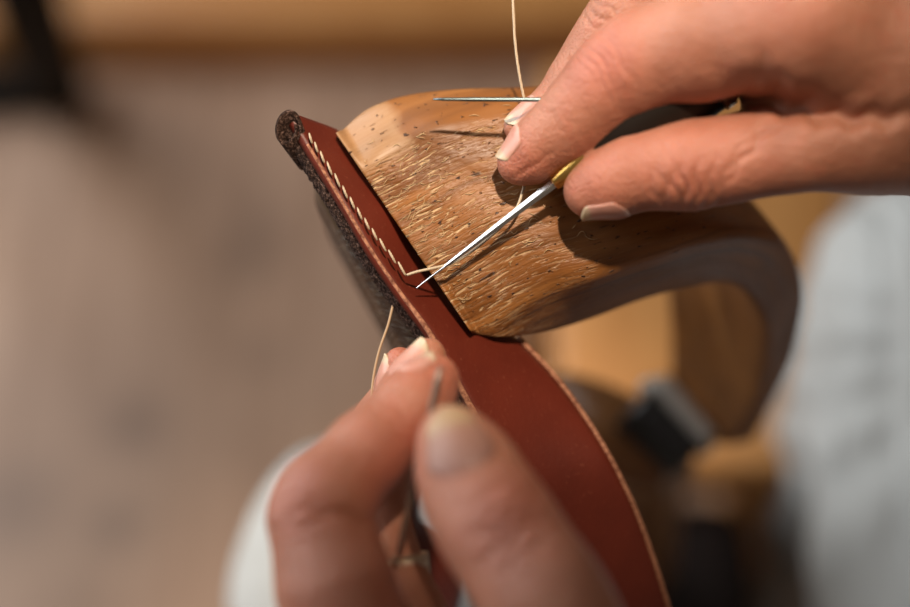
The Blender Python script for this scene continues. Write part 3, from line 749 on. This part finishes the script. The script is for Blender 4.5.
# ---- left hand
g = Grid((-0.062, -0.120, -0.400), (0.070, -0.008, -0.265), H)
indexL = g.chain([(437, 377, .3330, 18), (427, 388, .3310, 26), (408, 410, .3270, 32), (368, 452, .3200, 37), (326, 497, .3130, 43), (318, 520, .3110, 44), (335, 585, .3080, 54), (362, 680, .3060, 62)], 0.006)
middleL = g.chain([(429, 353, .3480, 13), (423, 368, .3475, 18), (408, 396, .3455, 25), (378, 445, .3440, 32), (366, 500, .3420, 36), (376, 555, .3370, 37), (398, 612, .3300, 40), (440, 690, .3200, 50)], 0.006)
ringL = g.chain([(400, 361, .3580, 13.5), (400, 380, .3600, 16), (384, 420, .3640, 24), (360, 470, .3650, 30), (340, 510, .3640, 32), (350, 570, .3580, 32), (385, 640, .348, 36), (450, 690, .330, 48)], 0.006)
thumbL = g.chain([(452, 438, .3120, 30), (463, 462, .3090, 39), (480, 500, .3060, 46), (506, 540, .3020, 51), (545, 600, .2970, 55), (600, 690, .2920, 66)], 0.008)
palmL = g.chain([(362, 680, .3060, 62), (440, 760, .306, 100), (600, 760, .300, 90)], 0.012)
f = smin(indexL, palmL, 0.010)
for fg in (middleL, ringL, thumbL):
    f = smin(f, fg, 0.0007)
for (x_, y_, am, wd) in ((508, 508, .0007, .0007), (516, 519, .0010, .0008), (523, 531, .0008, .0008), (497, 492, .0004, .0006), (533, 545, .0004, .0006)):
    f = g.crease(f, x_, y_, .290, 0.55, 0.85, am, wd, 0.0075)
f = g.sculpt(f, 512, 508, .292, 0.003, -0.0004)
for (x_, y_, am) in ((402, 415, .0003), (395, 424, .0004)):
    f = g.crease(f, x_, y_, .318, 1, -1, am, .0006, 0.006)
for (x_, y_, am) in ((302, 500, .0005), (303, 512, .0006), (306, 524, .0004)):
    f = g.crease(f, x_, y_, .300, 0.1, 1, am, .0007, 0.007)
f = g.crease(f, 352, 518, .302, -0.3, 1, .0010, .0012, 0.008)
Vl, Fl_ = g.mesh(f); GL, FLf = g, f
red_l = [((437, 378, .328), .009, .8), ((390, 350, .355), .006, .6), ((415, 440, .318), .008, .9), ((395, 470, .315), .010, .8), ((505, 520, .295), .010, .7), ((290, 500, .30), .010, .7), ((330, 600, .30), .014, .4)]
def blush(V, reds):
    a_ = np.zeros(len(V))
    for (p, r_, s_) in reds:
        a_ = np.maximum(a_, s_ * np.exp(-((V - C(*p)) ** 2).sum(1) / (r_ * r_) / 1.5))
    return a_
def arm(P, Rr, seg=32):
    P = catmull(P, 30); Rr = np.interp(np.linspace(0, 1, 30), np.linspace(0, 1, len(Rr)), Rr)
    V, Fc = tube(P, Rr, seg); cen = [P[0], P[-1]]; k = len(V); V = np.vstack([V, cen]); quads = [list(f) for f in Fc[:-2]]
    return V, quads
Va, Fa = arm([C(1060, 104, .372), C(1300, 190, .40), C(1700, 420, .40), C(1900, 800, .42)], [.026, .026, .036, .042])
Vc_, Fc_ = arm([C(560, 740, .302), C(600, 950, .30), C(560, 1300, .33), C(300, 1700, .42)], [.020, .026, .036, .042])
Vb = np.vstack([Vr, Vl, Va, Vc_]); Fb = [tuple(f) for f in Fr_] + [tuple(f) for f in Fl_ + len(Vr)] + [tuple(i + len(Vr) + len(Vl) for i in f) for f in Fa] + [tuple(i + len(Vr) + len(Vl) + len(Va) for i in f) for f in Fc_]
bl = np.concatenate([blush(Vr, red_r), blush(Vl, red_l), np.zeros(len(Va) + len(Vc_))])
body = obj('body', to_world(Vb), Fb, M_SKIN, person, attrs={'blush': bl})
# ---- fingernails
def surf(gf, p, n_):
    """distance from a point on the finger's axis to the skin along n_"""
    g_, f_ = gf
    for r_ in np.arange(0.0015, 0.02, 0.00015):
        q_ = np.round((p + n_ * r_ - g_.lo) / g_.h).astype(int)
        if (q_ < 0).any() or (q_ >= g_.n).any() or f_[tuple(q_)] > 0: return r_
    return 0.008
def nail2(gf, p0, p1, nrm, Wd, m=M_NAIL, label=None, lift=0.0003):
    """p0, p1: (px, py, depth) on the finger's axis below the nail's base and free edge; nrm the outward side"""
    A, B = C(*p0[:3]), C(*p1[:3]); a_ = B - A; L = np.linalg.norm(a_); a_ /= L
    n_ = np.array(nrm, dtype=float); n_ -= a_ * (n_ @ a_); n_ /= np.linalg.norm(n_); s_ = np.cross(a_, n_)
    nu, nv = 26, 21; rr = np.zeros((nu, nv)); th = np.zeros((nu, nv))
    rc_ = surf(gf, (A + B) / 2, n_)
    for i in range(nu):
        u = i / (nu - 1)
        wd = (1 - max(0, (0.30 - u) / 0.30) ** 2.4 * 0.70) * (1 - max(0, (u - 0.74) / 0.26) ** 2.6 * 0.5)
        for j in range(nv):
            v_ = -1 + 2 * j / (nv - 1); th[i, j] = v_ * wd * Wd / 2 / rc_
            us = min(u, 0.70)
            rr[i, j] = surf(gf, A + a_ * L * us, n_ * math.cos(th[i, j]) + s_ * math.sin(th[i, j])) - max(0, u - 0.70) * 0.0035
    for _ in range(12):
        q = np.pad(rr, 1, mode='edge'); rr = (q[:-2, 1:-1] + q[2:, 1:-1] + q[1:-1, :-2] + q[1:-1, 2:] + q[1:-1, 1:-1]) / 5
    top, bot, fe = [], [], []
    for i in range(nu):
        u = i / (nu - 1)
        for j in range(nv):
            d_ = n_ * math.cos(th[i, j]) + s_ * math.sin(th[i, j]); v_ = -1 + 2 * j / (nv - 1)
            uu = u - 0.07 * v_ * v_ * max(0, (u - 0.5) * 2)
            edge = min(1, 6 * u) * (1 - 0.6 * abs(v_) ** 6)
            p = A + a_ * L * uu + d_ * (rr[i, j] + lift * (0.35 + 0.65 * edge))
            top.append(p); bot.append(p - d_ * 0.0005); fe.append(u)
    V = np.array(top + bot); k = nu * nv; Fc = []
    for i in range(nu - 1):
        for j in range(nv - 1):
            q = i * nv + j; Fc.append((q, q + nv, q + nv + 1, q + 1)); Fc.append((k + q, k + q + 1, k + q + nv + 1, k + q + nv))
    bd = [j for j in range(nv)] + [i * nv + nv - 1 for i in range(1, nu)] + [(nu - 1) * nv + j for j in range(nv - 2, -1, -1)] + [i * nv for i in range(nu - 2, 0, -1)]
    for q, r in zip(bd, bd[1:] + bd[:1]): Fc.append((q, r, k + r, k + q))
    o = obj('fingernail', to_world(V), Fc, m, person, attrs={'free_edge': fe + fe})
    if label: o['label'] = label
nail2((GR, FRf), (538, 150, .3538, 26), (509, 173, .3553, 17), (-0.90, 0.36, 0.20), 0.0105, label='fingernail of the right forefinger')
nail2((GR, FRf), (542, 116, .3620, 17), (510, 134, .3610, 14.5), (-0.55, 0.60, 0.60), 0.0092, label='fingernail of the right middle finger')
nail2((GR, FRf), (618, 179, .3478, 30), (574, 196, .3503, 21), (0.0, -0.95, 0.22), 0.0108, label='fingernail of the right thumb')
nail2((GL, FLf), (472, 482, .3080, 43), (448, 414, .3125, 27), (-0.03, 0.06, 1.0), 0.0138, m=M_NAIL_DARK, label='broad darkened nail of the left thumb')
nail2((GL, FLf), (412, 388, .3460, 23), (432, 344, .3482, 12.5), (-0.62, 0.20, 0.75), 0.0080, label='fingernail of the left middle finger')
nail2((GL, FLf), (400, 388, .3600, 17), (399, 352, .3580, 12), (-0.93, 0.10, 0.35), 0.0070, label='fingernail of the left ring finger')
nail2((GL, FLf), (420, 397, .3295, 27), (443, 370, .3335, 16), (-0.62, 0.62, 0.48), 0.0085, label='fingernail of the left forefinger')
# ---- silver ring on the left middle finger
rc = C(379, 566, .3358); axr = C(425, 640, .3240) - C(362, 540, .3390); axr /= np.linalg.norm(axr)
axr = np.array([0.1, -1, 0.1]); axr /= np.linalg.norm(axr)
e1 = np.cross(axr, [0, 0, 1]); e1 /= np.linalg.norm(e1); e2 = np.cross(axr, e1)
parts = []
for off_ in (-0.0016, 0.0004):
    P = [to_world(rc + axr * off_ + (e1 * math.cos(a_) * 1.0 + e2 * math.sin(a_)) * 0.0106) for a_ in np.linspace(0, 2 * math.pi, 49)]
    parts.append(tube(P, 0.0006, 8, caps=False))
for k in range(40):
    a_ = 2 * math.pi * k / 40
    P = [to_world(rc + axr * (-0.0006 + 0.0010 * s_) + (e1 * math.cos(a_ + 0.08 * s_) + e2 * math.sin(a_ + 0.08 * s_)) * 0.0108) for s_ in (-1, 0, 1)]
    parts.append(tube(P, 0.0004, 6))
for k in range(14):
    a0 = 2 * math.pi * k / 14
    P = [to_world(rc + axr * (0.0034 + 0.0026 * math.cos(b__)) + (e1 * math.cos(a0 + 0.13 * math.sin(b__)) + e2 * math.sin(a0 + 0.13 * math.sin(b__))) * 0.0108) for b__ in np.linspace(0, 2 * math.pi, 17)]
    parts.append(tube(P, 0.00045, 6, caps=False))
V, Fc = merge(parts); o = obj('ring', V, Fc, M_SILVER, person); o['label'] = 'braided silver ring with oval loops'
# ---- trousers
g = Grid((-0.20, -0.62, -1.25), (0.50, 0.16, -0.42), 0.006)
thR = g.chain([(985, 338, .640, 183), (1075, 640, .620, 235), (1120, 1000, .560, 330)], 0.03)
shR = g.chain([(965, 345, .660, 165), (880, 480, .84, 118), (800, 600, 1.05, 85)], 0.03)
thL = g.chain([(388, 590, .560, 148), (500, 900, .545, 235), (850, 1300, .560, 330)], 0.03)
shL = g.chain([(385, 600, .580, 140), (400, 700, .75, 110), (410, 790, .98, 90)], 0.03)
f = np.minimum(smin(thR, shR, 0.010), smin(thL, shL, 0.03))
ang = np.arctan2(g.Y - C(1000, 345, .64)[1], g.X - C(1000, 345, .64)[0] + 0.02)
f = f + 0.0015 * np.sin(18 * ang + 20 * g.Z) * (g.X > 0.12) + 0.0022 * np.sin(95 * (g.X + 0.22 * g.Y) + 1.5 * np.sin(14 * g.Y))
Vt, Ft = g.mesh(f)
o = obj('trousers', to_world(Vt), Ft, M_CLOTH, person); o['label'] = 'loose off-white trousers with soft folds'
